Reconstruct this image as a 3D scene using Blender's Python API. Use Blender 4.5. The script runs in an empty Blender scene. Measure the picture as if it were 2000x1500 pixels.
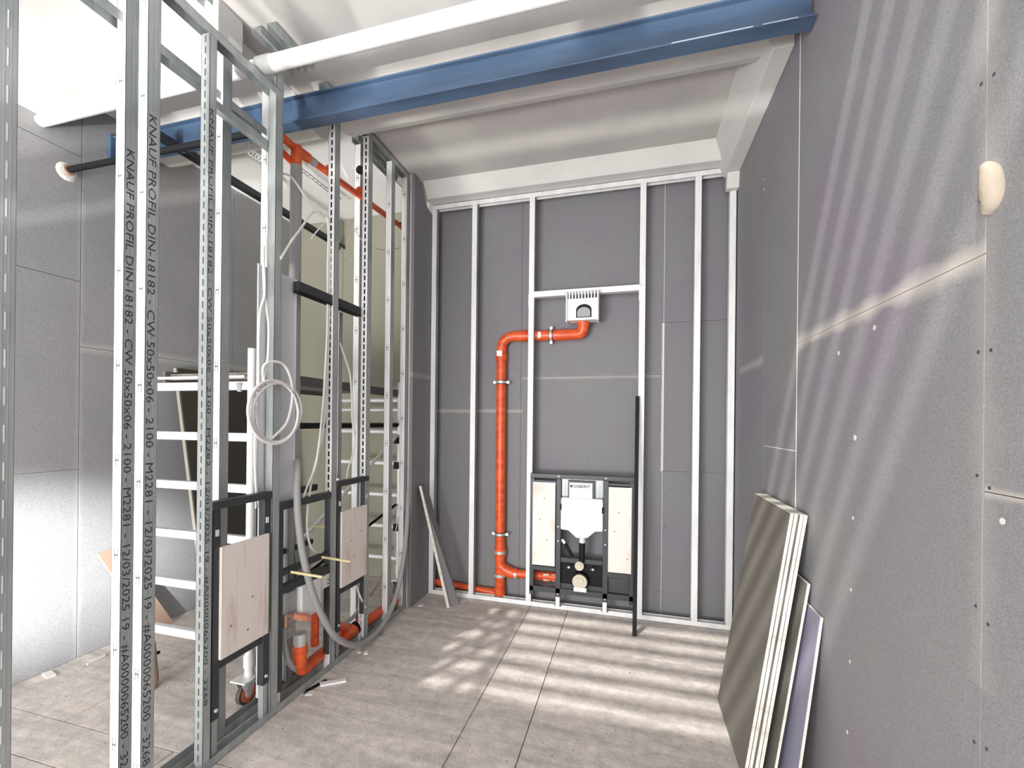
import bpy, math, random
from mathutils import Vector
random.seed(7)
sc = bpy.context.scene
C = sc.collection
# ---------------------------------------------------------------- camera
YAW = math.radians(15.195); ROL = math.radians(0.609); FPX = 851.8; CY = 824.2; EYE = 1.60
cd = bpy.data.cameras.new('camera'); cam = bpy.data.objects.new('camera', cd); C.objects.link(cam)
cam.location = (0, 0, EYE)
from mathutils import Matrix
fw = Vector((-math.sin(YAW), math.cos(YAW), 0)); rt = Vector((math.cos(YAW), math.sin(YAW), 0)); up = Vector((0, 0, 1))
r3 = rt * math.cos(ROL) + up * math.sin(ROL); u3 = up * math.cos(ROL) - rt * math.sin(ROL)
cam.rotation_euler = Matrix((r3, u3, -fw)).transposed().to_euler()
cd.sensor_width = 36; cd.lens = FPX / 2000 * 36; cd.shift_y = (CY - 750) / 2000; cd.clip_start = 0.02
sc.camera = cam
# ---------------------------------------------------------------- world, exposure
sc.view_settings.view_transform = 'Standard'; sc.view_settings.look = 'None'
sc.view_settings.gamma = 1; sc.view_settings.use_curve_mapping = False
sc.view_settings.exposure = 0.45
w = bpy.data.worlds.new('world'); sc.world = w; w.use_nodes = True
w.node_tree.nodes['Background'].inputs[0].default_value = (0.93, 0.96, 1.0, 1)
w.node_tree.nodes['Background'].inputs[1].default_value = 1.1
def area(name, loc, tgt, sx, sy, power, col=(1, 1, 1)):
    l = bpy.data.lights.new(name, 'AREA'); l.shape = 'RECTANGLE'; l.size = sx; l.size_y = sy; l.energy = power; l.color = col
    o = bpy.data.objects.new(name, l); C.objects.link(o); o.location = loc
    o.rotation_euler = (Vector(tgt) - Vector(loc)).to_track_quat('-Z', 'Y').to_euler(); return o
# daylight through the glazed front behind the camera
area('daylight_main', (-0.9, -3.1, 1.7), (-0.9, 3, 1.9), 4.2, 3.0, 215, (1.0, 0.98, 0.96))
area('left_ceiling_fill', (-2.6, -3.0, 0.4), (-2.8, 2.6, 3.9), 2.4, 1.4, 330, (1.0, 0.985, 0.97))  # added fill lamp, brightens the left room ceiling
# sun through an added slatted opening that makes the light stripes
sl = bpy.data.lights.new('sun', 'SUN'); sl.energy = 3.0; sl.angle = math.radians(1.3); sl.color = (1.0, 0.97, 0.92)
so = bpy.data.objects.new('sun', sl); C.objects.link(so)
so.rotation_euler = Vector((0.30, 0.56, -1.0)).to_track_quat('-Z', 'Y').to_euler()
def spot(name, loc, tgt, power, ang, blend, rad, col=(1, 1, 1)):
    l = bpy.data.lights.new(name, 'SPOT'); l.energy = power; l.spot_size = math.radians(ang); l.spot_blend = blend
    l.shadow_soft_size = rad; l.color = col
    o = bpy.data.objects.new(name, l); C.objects.link(o); o.location = loc
    o.rotation_euler = (Vector(tgt) - Vector(loc)).to_track_quat('-Z', 'Y').to_euler(); return o
spot('left_wall_fill', (-1.3, -2.2, 1.6), (-3.53, 1.66, 0.66), 3400, 17, 1.0, 0.05, (0.95, 0.98, 1.0))  # added spot for the bright glow low on the left wall
spot('ceiling_patch_fill', (0.4, -4.5, -1.2), (-0.7, 2.4, 3.72), 1300, 50, 0.2, 0.012, (1.0, 0.98, 0.95))  # added spot from below, throws the light patches on the ceiling
spot('left_ceiling_fill_spot', (-2.75, -4.4, -0.75), (-2.8, 3.0, 3.72), 1900, 26, 0.8, 0.25, (1.0, 0.985, 0.96))  # second added fill, lifts the far left ceiling

# ---------------------------------------------------------------- photo pixel -> point on a real plane
def at(px, py, ax, v):
    d = r3 * ((px - 1000) / FPX) - u3 * ((py - CY) / FPX) + fw
    o = Vector((0, 0, EYE)); t = (v - o[ax]) / d[ax]
    return o + d * t

# ---------------------------------------------------------------- mesh builder
class MB:
    def __init__(s): s.v = []; s.f = []; s.sm = []
    def add(s, vs, fs, smooth=False):
        n = len(s.v); s.v += [tuple(v) for v in vs]; s.f += [tuple(i + n for i in f) for f in fs]; s.sm += [smooth] * len(fs); return s
    def box(s, x0, x1, y0, y1, z0, z1):
        if x0 > x1: x0, x1 = x1, x0
        if y0 > y1: y0, y1 = y1, y0
        if z0 > z1: z0, z1 = z1, z0
        v = [(x0,y0,z0),(x1,y0,z0),(x1,y1,z0),(x0,y1,z0),(x0,y0,z1),(x1,y0,z1),(x1,y1,z1),(x0,y1,z1)]
        return s.add(v, [(0,3,2,1),(4,5,6,7),(0,1,5,4),(1,2,6,5),(2,3,7,6),(3,0,4,7)])
    def prism(s, poly, off):            # poly: 3D points, extruded by off
        n = len(poly); off = Vector(off); a = [Vector(p) for p in poly]; b = [p + off for p in a]
        fs = [tuple(range(n))[::-1], tuple(range(n, 2*n))] + [(i, (i+1) % n, n + (i+1) % n, n + i) for i in range(n)]
        return s.add(a + b, fs)
    def tube(s, pts, r, n=12, cap=True, closed=False):
        pts = [Vector(p) for p in pts]; m = len(pts)
        rs = r if isinstance(r, (list, tuple)) else [r] * m
        vs = []; prev = None
        for i, p in enumerate(pts):
            a = pts[i-1] if (i > 0 or closed) else p; b = pts[(i+1) % m] if (i < m-1 or closed) else p
            t = (b - a).normalized()
            if prev is None:
                u = t.cross(Vector((0, 0, 1)))
                if u.length < 1e-3: u = t.cross(Vector((1, 0, 0)))
            else: u = prev - t * prev.dot(t)
            u.normalize(); prev = u; q = t.cross(u)
            for k in range(n):
                an = 2*math.pi*k/n; vs.append(p + (u*math.cos(an) + q*math.sin(an)) * rs[i])
        fs = []
        for i in range(m if closed else m-1):
            j = (i+1) % m
            for k in range(n): fs.append((i*n+k, i*n+(k+1) % n, j*n+(k+1) % n, j*n+k))
        s.add(vs, fs, True)
        if cap and not closed:
            s.add([vs[k] for k in range(n)], [tuple(range(n))[::-1]]); s.add([vs[(m-1)*n+k] for k in range(n)], [tuple(range(n))])
        return s
    def cyl(s, a, b, r, n=16): return s.tube([a, b], r, n)
def curve(pts, k=6):                    # Catmull-Rom through points
    pts = [Vector(p) for p in pts]; out = []
    P = [2*pts[0]-pts[1]] + pts + [2*pts[-1]-pts[-2]]
    for i in range(1, len(P)-2):
        for j in range(k):
            t = j/k; p0, p1, p2, p3 = P[i-1], P[i], P[i+1], P[i+2]
            out.append(0.5*((2*p1)+(p2-p0)*t+(2*p0-5*p1+4*p2-p3)*t*t+(3*p1-p0-3*p2+p3)*t**3))
    out.append(pts[-1]); return out
def rounded(pts, r, k=6):               # polyline with rounded corners
    pts = [Vector(p) for p in pts]; out = [pts[0]]
    for i in range(1, len(pts)-1):
        a = (pts[i-1]-pts[i]); b = (pts[i+1]-pts[i]); rr = min(r, a.length*.49, b.length*.49)
        p0 = pts[i] + a.normalized()*rr; p2 = pts[i] + b.normalized()*rr
        for j in range(k+1):
            t = j/k; out.append(p0*(1-t)**2 + pts[i]*2*t*(1-t) + p2*t*t)
    out.append(pts[-1]); return out
STUFF = {'flange_slot','printed_marking','cable_punch','screw_head','filler_dab','knot','screw','edge_teeth','top_comb','bracket_hole','printed_name','strap_ladder','brass_union'}
# object creation ------------------------------------------------
def mk(name, mb, mat, parent=None, label=None, bevel=0):
    me = bpy.data.meshes.new(name); 
    if parent is not None: L = Vector(parent['wl'])
    else:
        xs = [v[0] for v in mb.v]; ys = [v[1] for v in mb.v]; zs = [v[2] for v in mb.v]
        L = Vector(((min(xs)+max(xs))/2, (min(ys)+max(ys))/2, min(zs)))
    me.from_pydata([tuple(Vector(v)-L) for v in mb.v], [], mb.f); me.update()
    me.polygons.foreach_set('use_smooth', mb.sm)
    me.materials.append(mat)
    o = bpy.data.objects.new(name, me); C.objects.link(o)
    if parent is not None: o.parent = parent
    else: o.location = L
    o['wl'] = tuple(L)
    if label: o['label'] = label
    if name in STUFF: o['kind'] = 'stuff'
    if bevel:
        b = o.modifiers.new('b', 'BEVEL'); b.width = bevel; b.segments = 2; b.limit_method = 'ANGLE'
    return o
def thing(name, label, cat, loc, group=None):
    o = bpy.data.objects.new(name, None); C.objects.link(o); o.location = loc; o['wl'] = tuple(loc); o.empty_display_size = .05
    o['label'] = label; o['category'] = cat
    if group: o['group'] = group
    return o
def tag(o, label, cat, group=None):
    o['label'] = label; o['category'] = cat
    if group: o['group'] = group
    return o
def struct(name, mb, mat, **k):
    o = mk(name, mb, mat, **k); o['kind'] = 'structure'; return o
def text_mesh(txt, size, fitw=None, bold=0.0):
    c = bpy.data.curves.new('t', 'FONT'); c.body = txt; c.size = size; c.extrude = 0.0002; c.resolution_u = 2; c.offset = bold
    o = bpy.data.objects.new('t', c); C.objects.link(o); bpy.context.view_layer.update()
    me = bpy.data.meshes.new_from_object(o.evaluated_get(bpy.context.evaluated_depsgraph_get()))
    bpy.data.objects.remove(o)
    vs = [v.co.copy() for v in me.vertices]; fs = [tuple(p.vertices) for p in me.polygons]; bpy.data.meshes.remove(me)
    x0 = min(v.x for v in vs); x1 = max(v.x for v in vs); s = (fitw/(x1-x0)) if fitw else 1
    return [Vector(((v.x-x0)*s, v.y, v.z)) for v in vs], fs
# ---------------------------------------------------------------- materials
def mat(name, col, rough=0.6, metal=0.0, noise=None, bump=0.0, spec=0.5, bscale=80, coat=0):
    m = bpy.data.materials.new(name); m.use_nodes = True; nt = m.node_tree; b = nt.nodes['Principled BSDF']
    b.inputs['Base Color'].default_value = (*col, 1); b.inputs['Roughness'].default_value = rough; b.inputs['Metallic'].default_value = metal
    b.inputs['Specular IOR Level'].default_value = spec
    tc = nt.nodes.new('ShaderNodeTexCoord')
    if noise:                           # (colour2, scale xyz, lo, hi)
        c2, s, lo, hi = noise
        mp = nt.nodes.new('ShaderNodeMapping'); mp.inputs['Scale'].default_value = s; nt.links.new(tc.outputs['Object'], mp.inputs[0])
        n = nt.nodes.new('ShaderNodeTexNoise'); n.inputs['Scale'].default_value = 1; n.inputs['Detail'].default_value = 5; nt.links.new(mp.outputs[0], n.inputs[0])
        r = nt.nodes.new('ShaderNodeValToRGB'); r.color_ramp.elements[0].position = lo; r.color_ramp.elements[1].position = hi
        r.color_ramp.elements[0].color = (*col, 1); r.color_ramp.elements[1].color = (*c2, 1)
        nt.links.new(n.outputs[0], r.inputs[0]); nt.links.new(r.outputs[0], b.inputs['Base Color'])
    if bump:
        n = nt.nodes.new('ShaderNodeTexNoise'); n.inputs['Scale'].default_value = bscale; n.inputs['Detail'].default_value = 4; nt.links.new(tc.outputs['Object'], n.inputs[0])
        bp = nt.nodes.new('ShaderNodeBump'); bp.inputs['Strength'].default_value = bump; bp.inputs['Distance'].default_value = .003
        nt.links.new(n.outputs[0], bp.inputs['Height']); nt.links.new(bp.outputs[0], b.inputs['Normal'])
    return m
def board_mat(name, base, tint, lo=.45, hi=.62, seams=(), filler=(0.62, 0.57, 0.52), ax=1):
    """painted plasterboard paper: two tones of grey plus filler smeared along given joints.
    seam = (kind 'h'/'v', position, half width, from, to) in world metres; h = level joint at z, v = upright joint along axis ax"""
    m = bpy.data.materials.new(name); m.use_nodes = True; nt = m.node_tree; N = nt.nodes; L = nt.links; b = N['Principled BSDF']
    b.inputs['Roughness'].default_value = .62; b.inputs['Specular IOR Level'].default_value = .35
    g = N.new('ShaderNodeNewGeometry'); sp = N.new('ShaderNodeSeparateXYZ'); L.new(g.outputs['Position'], sp.inputs[0])
    n = N.new('ShaderNodeTexNoise'); n.inputs['Scale'].default_value = 1.3; n.inputs['Detail'].default_value = 4; L.new(g.outputs['Position'], n.inputs[0])
    r = N.new('ShaderNodeValToRGB'); r.color_ramp.elements[0].position = lo; r.color_ramp.elements[1].position = hi
    r.color_ramp.elements[0].color = (*base, 1); r.color_ramp.elements[1].color = (*tint, 1); L.new(n.outputs[0], r.inputs[0])
    fine = N.new('ShaderNodeTexNoise'); fine.inputs['Scale'].default_value = 220; fine.inputs['Detail'].default_value = 3; L.new(g.outputs['Position'], fine.inputs[0])
    mr = N.new('ShaderNodeMapRange'); mr.inputs[3].default_value = .8; mr.inputs[4].default_value = 1.2; mr.inputs[1].default_value = .3; mr.inputs[2].default_value = .7; L.new(fine.outputs[0], mr.inputs[0])
    mx = N.new('ShaderNodeMix'); mx.data_type = 'RGBA'; mx.blend_type = 'MULTIPLY'; mx.inputs[0].default_value = 1; L.new(r.outputs[0], mx.inputs[6]); L.new(mr.outputs[0], mx.inputs[7])
    col = mx.outputs[2]
    ns = N.new('ShaderNodeTexNoise'); ns.inputs['Scale'].default_value = 7; ns.inputs['Detail'].default_value = 5; L.new(g.outputs['Position'], ns.inputs[0])
    def M(op, a, bb=None):
        q = N.new('ShaderNodeMath'); q.operation = op
        for i, x in enumerate((a, bb)):
            if x is None: continue
            if isinstance(x, (int, float)): q.inputs[i].default_value = x
            else: L.new(x, q.inputs[i])
        return q.outputs[0]
    for kd, pos, hw, a0, a1, amt in seams:
        cross = sp.outputs[2] if kd == 'h' else sp.outputs[ax]; along = sp.outputs[ax] if kd == 'h' else sp.outputs[2]
        d = M('ABSOLUTE', M('SUBTRACT', cross, pos)); wv = M('MULTIPLY', ns.outputs[0], hw*2)
        k = M('SUBTRACT', 1.0, M('DIVIDE', d, wv)); k = M('MAXIMUM', k, 0.0)
        k = M('MULTIPLY', k, M('GREATER_THAN', along, a0)); k = M('MULTIPLY', k, M('LESS_THAN', along, a1)); k = M('MINIMUM', M('MULTIPLY', k, amt), 1.0)
        q = N.new('ShaderNodeMix'); q.data_type = 'RGBA'; L.new(k, q.inputs[0]); L.new(col, q.inputs[6]); q.inputs[7].default_value = (*filler, 1); col = q.outputs[2]
    L.new(col, b.inputs['Base Color'])
    bp = N.new('ShaderNodeBump'); bp.inputs['Strength'].default_value = .15; bp.inputs['Distance'].default_value = .002; L.new(fine.outputs[0], bp.inputs['Height']); L.new(bp.outputs[0], b.inputs['Normal'])
    return m
G1 = (0.235, 0.235, 0.245); G2 = (0.245, 0.215, 0.265)
M_right = board_mat('board_right', (0.25,0.25,0.255), (0.25,0.225,0.262), seams=[('h',2.0,.05,1.253,2.43,.75),('v',1.253,.05,1.0,4,.18),('h',2.0,.04,3.0,3.6,.5),('h',1.452,.02,.2,1.25,.7)])
M_back = board_mat('board_back', (0.205,0.205,0.21), (0.205,0.189,0.215), seams=[('h',2.0,.022,-.95,.24,.35),('h',1.70,.022,-1.8,-.95,.5),('v',.255,.012,1.2,2.44,.9)], ax=0)
M_left = board_mat('board_left', (0.33,0.33,0.335), (0.30,0.30,0.31), seams=[('h',2.07,.05,2.04,3.4,.6),('v',2.04,.03,0,3.1,.3)], filler=(.55,.55,.55))
M_ret = board_mat('board_return', (0.235,0.235,0.245), (0.225,0.215,0.24), seams=[('h',2.0,.03,3.3,3.9,.4)])
M_olive = board_mat('board_olive', (0.29,0.28,0.215), (0.265,0.255,0.20), lo=.3, hi=.7)
M_gyp = mat('gypsum_core', (0.72, 0.69, 0.65), .9)
M_conc = mat('painted_concrete', (0.58, 0.56, 0.54), .85, noise=((0.50, 0.48, 0.465), (2, 2, 2), .4, .7), bump=.25, bscale=40)
M_conc_w = mat('white_concrete', (0.70, 0.685, 0.665), .8, noise=((0.62, 0.61, 0.59), (3, 3, 3), .4, .75), bump=.2, bscale=50)
def floor_mat():
    m = mat('chipboard_floor', (0.66, 0.60, 0.555), .75, noise=((0.46, 0.42, 0.385), (2.2, 16, 4), .42, .72), bump=.5, bscale=60); nt = m.node_tree; N = nt.nodes; L = nt.links
    b = N['Principled BSDF']; src = b.inputs['Base Color'].links[0].from_socket
    g = N.new('ShaderNodeNewGeometry')
    n = N.new('ShaderNodeTexNoise'); n.inputs['Scale'].default_value = 14; n.inputs['Detail'].default_value = 8; n.inputs['Roughness'].default_value = .75; L.new(g.outputs['Position'], n.inputs[0])
    mr = N.new('ShaderNodeMapRange'); mr.inputs[1].default_value = .3; mr.inputs[2].default_value = .7; mr.inputs[3].default_value = .72; mr.inputs[4].default_value = 1.22; L.new(n.outputs[0], mr.inputs[0])
    x = N.new('ShaderNodeMix'); x.data_type = 'RGBA'; x.blend_type = 'MULTIPLY'; x.inputs[0].default_value = 1; L.new(src, x.inputs[6]); L.new(mr.outputs[0], x.inputs[7])
    n2 = N.new('ShaderNodeTexNoise'); n2.inputs['Scale'].default_value = 45; n2.inputs['Detail'].default_value = 2; L.new(g.outputs['Position'], n2.inputs[0])
    r = N.new('ShaderNodeValToRGB'); r.color_ramp.elements[0].position = .70; r.color_ramp.elements[1].position = .76; r.color_ramp.elements[0].color = (0,0,0,1); L.new(n2.outputs[0], r.inputs[0])
    y = N.new('ShaderNodeMix'); y.data_type = 'RGBA'; L.new(r.outputs[0], y.inputs[0]); L.new(x.outputs[2], y.inputs[6]); y.inputs[7].default_value = (.12, .11, .10, 1)
    L.new(y.outputs[2], b.inputs['Base Color']); return m
M_floor = floor_mat()
M_zinc = mat('galvanised_steel', (0.86, 0.86, 0.85), .5, .2, noise=((0.74, 0.75, 0.75), (14, 14, 3), .4, .65))  # stud faces towards the window, lightened in colour to look lit
M_zincd = mat('dull_shaded_galvanised', (0.46, 0.485, 0.48), .5, .4, noise=((0.33, 0.36, 0.36), (14, 14, 3), .4, .65))  # also the stud sides turned from the window, shade put into the colour
M_sheet = mat('sheet_metal', (0.78, 0.79, 0.82), .4, .1, noise=((0.7, 0.71, 0.74), (3, 3, 1), .4, .65))
M_anthr = mat('anthracite_frame', (0.045, 0.05, 0.056), .45, .2)
M_black = mat('black_plastic', (0.010, 0.010, 0.012), .6, spec=.2)
M_blue = mat('blue_paint', (0.075, 0.13, 0.22), .38, 0, noise=((0.04, 0.07, 0.125), (1.5, 8, 8), .4, .7), spec=.6)
M_bluew = mat('worn_edge', (0.55, 0.6, 0.66), .5)
M_orange = mat('orange_pipe', (0.76, 0.115, 0.028), .35, noise=((0.60, 0.075, 0.02), (9, 9, 30), .45, .6))
M_silver = mat('silver_sticker', (0.62, 0.62, 0.60), .35, .5)
M_white = mat('white_plastic', (0.80, 0.80, 0.79), .4)
M_alu = mat('aluminium_white', (0.84, 0.84, 0.84), .4, .25)
M_ply = mat('birch_plywood', (0.84, 0.765, 0.715), .65, noise=((0.66, 0.52, 0.44), (4, 26, 2.6), .52, .74))
M_knot = mat('plywood_knot', (0.30, 0.20, 0.15), .7)
M_mark = mat('dark_print', (0.05, 0.065, 0.07), .7)
M_beige = mat('beige_cap', (0.60, 0.54, 0.44), .5)
M_yellow = mat('yellow_sleeve', (0.78, 0.66, 0.36), .5)
M_hose = mat('grey_hose', (0.35, 0.35, 0.345), .6, bump=.3, bscale=200)
M_cable = mat('white_cable', (0.83, 0.81, 0.78), .5)
M_brown = mat('brown_wood', (0.40, 0.27, 0.20), .7)
M_oliveb = mat('olive_board', (0.15, 0.138, 0.118), .8, noise=((0.175, 0.162, 0.14), (4, 4, 4), .4, .7), bump=.2, bscale=150)
M_olived = mat('dark_olive_board', (0.05, 0.045, 0.036), .8)
M_purple = mat('violet_board', (0.26, 0.25, 0.33), .7, bump=.2, bscale=150)
M_edge = mat('board_edge', (0.72, 0.68, 0.62), .9, noise=((0.5, 0.46, 0.42), (6, 6, 30), .5, .8))
M_wheel = mat('caster_tyre', (0.08, 0.06, 0.055), .6)
M_rim = mat('caster_rim', (0.80, 0.19, 0.08), .5)
M_copper = mat('brass_fitting', (0.5, 0.33, 0.24), .35, .7)
M_plaster = mat('plaster_lump', (0.42, 0.36, 0.29), .9, bump=.8, bscale=60)
M_grey = mat('grey_plastic', (0.36, 0.36, 0.36), .5)
M_edged = mat('darker_board_edge', (0.36, 0.34, 0.29), .9)  # darker copy of the board edge colour
M_grey2 = mat('brown_grey_rail', (0.12, 0.105, 0.10), .5)
M_red = mat('red_plastic', (0.5, 0.03, 0.03), .5)
M_deck = mat('deck_board', (0.16, 0.14, 0.12), .7, noise=((0.24, 0.22, 0.19), (8, 30, 8), .4, .6))

# ================================================================ THE SETTING
XR = 0.785; XL = -3.53; XT = -1.843; ZC = 3.72; YB = 3.85; YF = -2.6
fl = struct('floor', MB().box(XL-.1, XR+.1, YF, 4.1, -.15, -.022), M_gyp)
def tiles(parent, name, m, rects, fn, label=None, g=.0015, bevel=.001):
    for r in rects:
        a0, a1, b0, b1 = r[:4]; mk(name, fn(a0+g, a1-g, b0+g, b1-g), m, parent, bevel=bevel)
frects = [(-.823,-.499,1.87,3.9),(-.499,XR+.05,1.95,3.9),(-.499,XR+.05,.7,1.95),(-2.86,-.823,1.6,2.2),(-2.86,-.823,2.2,3.98),(-.823,-.499,YF,1.87),
          (-.499,XR+.05,YF,.7),(-2.1,-.823,.35,1.6),(-3.6,-2.1,1.38,1.6),(-3.6,-2.1,.35,1.38),(-3.6,-.823,YF,.35),(-3.6,-2.86,1.6,3.98)]
tiles(fl, 'floor_panel', M_floor, frects, lambda a, b, c, d: MB().box(a, b, c, d, -.022, 0), g=.0025)

# right wall
wr = struct('wall_right', MB().box(XR+.0125, XR+.2, YF, YB+.2, 0, ZC), M_gyp)
def bx(a, b, c, d): return MB().box(XR, XR+.013, a, b, c, d)
tiles(wr, 'plasterboard', M_right, [(2.434,2.965,0,1.472),(2.434,2.965,1.472,3.72),(2.965,3.86,0,3.72),(1.253,2.426,0,2.0),(1.253,2.426,2.0,3.72),
      (-.05,1.253,0,1.452),(-.05,1.253,1.452,3.72),(-1.3,-.05,0,3.72),(YF,-1.3,0,3.72)], bx, g=.001)
sb = MB()
for i in range(11):
    for yy in (1.235, 1.272):
        z = .25+i*.31+random.uniform(-.03,.03); sb.cyl((XR+.002, yy, z), (XR-.0006, yy, z), .0045, 8)
mk('screw_head', sb, M_mark, wr)
mk('joint_strip', MB().box(XR-.0008, XR+.012, 2.4262, 2.4338, .0, 3.52), M_gyp, wr, 'pale open board joint')
mk('joint_strip', MB().box(XR-.0008, XR+.012, 2.436, 2.965, 1.4695, 1.4745), M_gyp, wr, 'pale open board joint')
# dabs of filler over screws
sb = MB()
for (px, py) in ((1670,855),(1666,1012),(1662,1152),(1660,1292),(1655,1430),(1492,370),(1492,350),(1708,640),(1638,690),(1958,1018)):
    p = at(px, py, 0, XR); sb.cyl((XR+.001, p.y, p.z), (XR-.0007, p.y, p.z), random.uniform(.006,.011), 7)
mk('filler_dab', sb, M_edge, wr)
# back wall
wb = struct('wall_back', MB().box(-1.95, XR+.1, YB+.0125, YB+.2, 0, ZC), M_gyp)
def by(a, b, c, d): return MB().box(a, b, YB, YB+.013, c, d)
tiles(wb, 'plasterboard', M_back, [(-1.86,-.965,0,1.704),(-1.86,-.965,1.704,3.72),(-.965,.258,0,2.01),(-.965,.258,2.01,3.72),(.262,XR,0,1.204),(.262,XR,1.204,2.444),(.262,XR,2.444,3.72)], by, g=.001)
sb = MB()
for x in (-1.55, -.985, -.35, .235, .285):
    for i in range(13):
        z = .2+i*.27; sb.cyl((x, YB+.002, z), (x, YB-.0006, z), .0045, 8)
mk('screw_head', sb, M_mark, wb)
mk('joint_strip', MB().box(.2585, .2625, YB-.0006, YB+.012, .05, 3.6), M_gyp, wb, 'pale open board joint')
mk('joint_strip', MB().box(.254, .266, YB-.0014, YB-.0007, 1.21, 2.44), M_gyp, wb, 'pale open board joint')
# boarded return on the left of the back frame
wt = struct('wall_return', MB().prism([(-1.83,3.385,0),(-1.83,YB,0),(-1.83,YB,3.50),(-1.83,3.62,3.52),(-1.83,3.50,3.68),(-1.83,3.385,3.72)], (-.03,0,0)), M_gyp)
mk('plasterboard', MB().prism([(-1.80,3.372,0.002),(-1.80,YB,0.002),(-1.80,YB,3.50),(-1.80,3.62,3.54),(-1.80,3.50,3.69),(-1.80,3.372,3.715)], (-.029,0,0)), M_ret, wt, bevel=.0015)
# left wall
wl = struct('wall_left', MB().box(XL-.2, XL-.0125, YF, 4.1, 0, ZC), M_gyp)
def bl(a, b, c, d): return MB().box(XL, XL-.013, a, b, c, d)
tiles(wl, 'plasterboard', M_left, [(.8,2.04,0,1.257),(.8,2.04,1.257,2.50),(.8,2.04,2.50,3.325),(.8,2.04,3.325,3.72),(2.04,3.19,0,2.07),(2.04,3.19,2.07,3.72),(3.19,3.97,0,2.03),(3.19,3.97,2.03,3.72),(YF,.8,0,2.2),(YF,.8,2.2,3.72)], bl, g=.002, bevel=.001)
# far wall of the left-hand room
wf = struct('wall_far', MB().box(XL-.1, -1.84, 3.963, 4.1, 0, ZC), M_gyp)
def bf(a, b, c, d): return MB().box(a, b, 3.95, 3.963, c, d)
tiles(wf, 'plasterboard', M_olive, [(XL,-2.93,0,2.0),(XL,-2.93,2.0,3.715),(-2.93,-1.86,0,2.0),(-2.93,-1.86,2.0,3.715)], bf, g=.002)
sb = MB()
for i in range(16): sb.cyl((-2.91, 3.952, .2+i*.22), (-2.91, 3.949, .2+i*.22), .005, 8)
mk('screw_head', sb, M_mark, wf)
# short stub closing the gap between far wall and the boarded return
struct('wall_stub', MB().box(-1.87, -1.80, 3.85, 4.0, 0, ZC), M_gyp)
# ceiling with an added, unseen slatted opening that stripes the sunlight
SX0, SX1, SY0, SY1 = -2.5, .70, .0, 1.56
cb = MB().box(XL-.1, SX0, YF, 4.1, ZC, ZC+.2).box(SX1, XR+.1, YF, 4.1, ZC, ZC+.2).box(SX0, SX1, YF, SY0, ZC, ZC+.2).box(SX0, SX1, SY1, 4.1, ZC, ZC+.2)
ce = struct('ceiling', cb, M_conc)
mk('edge_rib', MB().box(XL, -2.02, 1.72, 1.87, 3.455, ZC+.01), M_conc_w, ce, bevel=.006)
mk('bearing_rib', MB().prism([(-1.93,2.38,3.575),(-1.93,2.60,3.575),(-1.93,2.67,3.60),(-1.93,2.76,ZC+.01),(-1.93,2.38,ZC+.01)], (XR+1.93-.02,0,0)), M_conc_w, ce, bevel=.012)
mk('bearing_rib', MB().prism([(XL,2.38,3.575),(XL,2.60,3.575),(XL,2.68,3.62),(XL,2.74,ZC+.01),(XL,2.38,ZC+.01)], (1.42,0,0)), M_conc_w, ce, bevel=.008)
mk('end_rib', MB().prism([(-1.795,3.50,ZC+.01),(-1.795,3.60,3.605),(-1.795,YB+.01,3.605),(-1.795,YB+.01,ZC+.01)], (XR+1.79,0,0)), M_conc_w, ce, bevel=.006)
mk('side_haunch', MB().prism([(XR,2.5,3.525),(XR-.10,2.5,3.525),(XR-.20,2.5,ZC+.01),(XR,2.5,ZC+.01)], (0,1.22,0)), M_conc_w, ce, bevel=.006)
mk('haunch_foot', MB().prism([(XR,3.64,3.53),(XR,3.72,3.53),(XR,3.72,3.41),(XR,3.66,3.41)], (-.09,0,0)), M_conc_w, ce, bevel=.008)
M_ceil_lit = mat('lit_ceiling_white', (0.88, 0.87, 0.85), .8)  # extra white for added panels, so the left ceiling looks strongly lit
mk('lit_ceiling_panel', MB().box(XL, -2.02, 2.76, 3.95, ZC-.012, ZC), M_ceil_lit, ce)
mk('lit_ceiling_panel', MB().box(XL, -2.12, 1.88, 2.37, ZC-.012, ZC), M_ceil_lit, ce)
for k in range(9):
    y = SY0-.22+k*.21
    s_ = MB().box(SX0-.1, SX1+.1, y, y+.10, ZC+.42, ZC+.45); o = mk('sun_gobo_slat', s_, M_zincd, ce)
curb = MB().box(SX0-.06,SX0,SY0-.06,SY1+.06,ZC+.2,ZC+.40).box(SX1,SX1+.06,SY0-.06,SY1+.06,ZC+.2,ZC+.40).box(SX0,SX1,SY0-.06,SY0,ZC+.2,ZC+.40).box(SX0,SX1,SY1,SY1+.06,ZC+.2,ZC+.40)
mk('sun_gobo_curb', curb, M_conc_w, ce)
# glazed front wall behind the camera: piers, lintel, mullions
fr = MB().box(XL-.1, XL+.15, YF-.15, YF, 0, ZC).box(XR-.1, XR+.1, YF-.15, YF, 0, ZC).box(XL, XR, YF-.15, YF, 3.35, ZC).box(-1.95, -1.75, YF-.15, YF, 0, 3.35)
w0 = struct('wall_front', fr, M_conc)
wn = MB()
for x in (-2.75, -1.0, -.15): wn.box(x-.03, x+.03, YF-.1, YF-.04, 0, 3.35)
for z in (.0, 1.05, 2.3, 3.29): wn.box(XL+.15, XR-.1, YF-.1, YF-.04, z, z+.06)
struct('window_1', wn, M_anthr)
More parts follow.
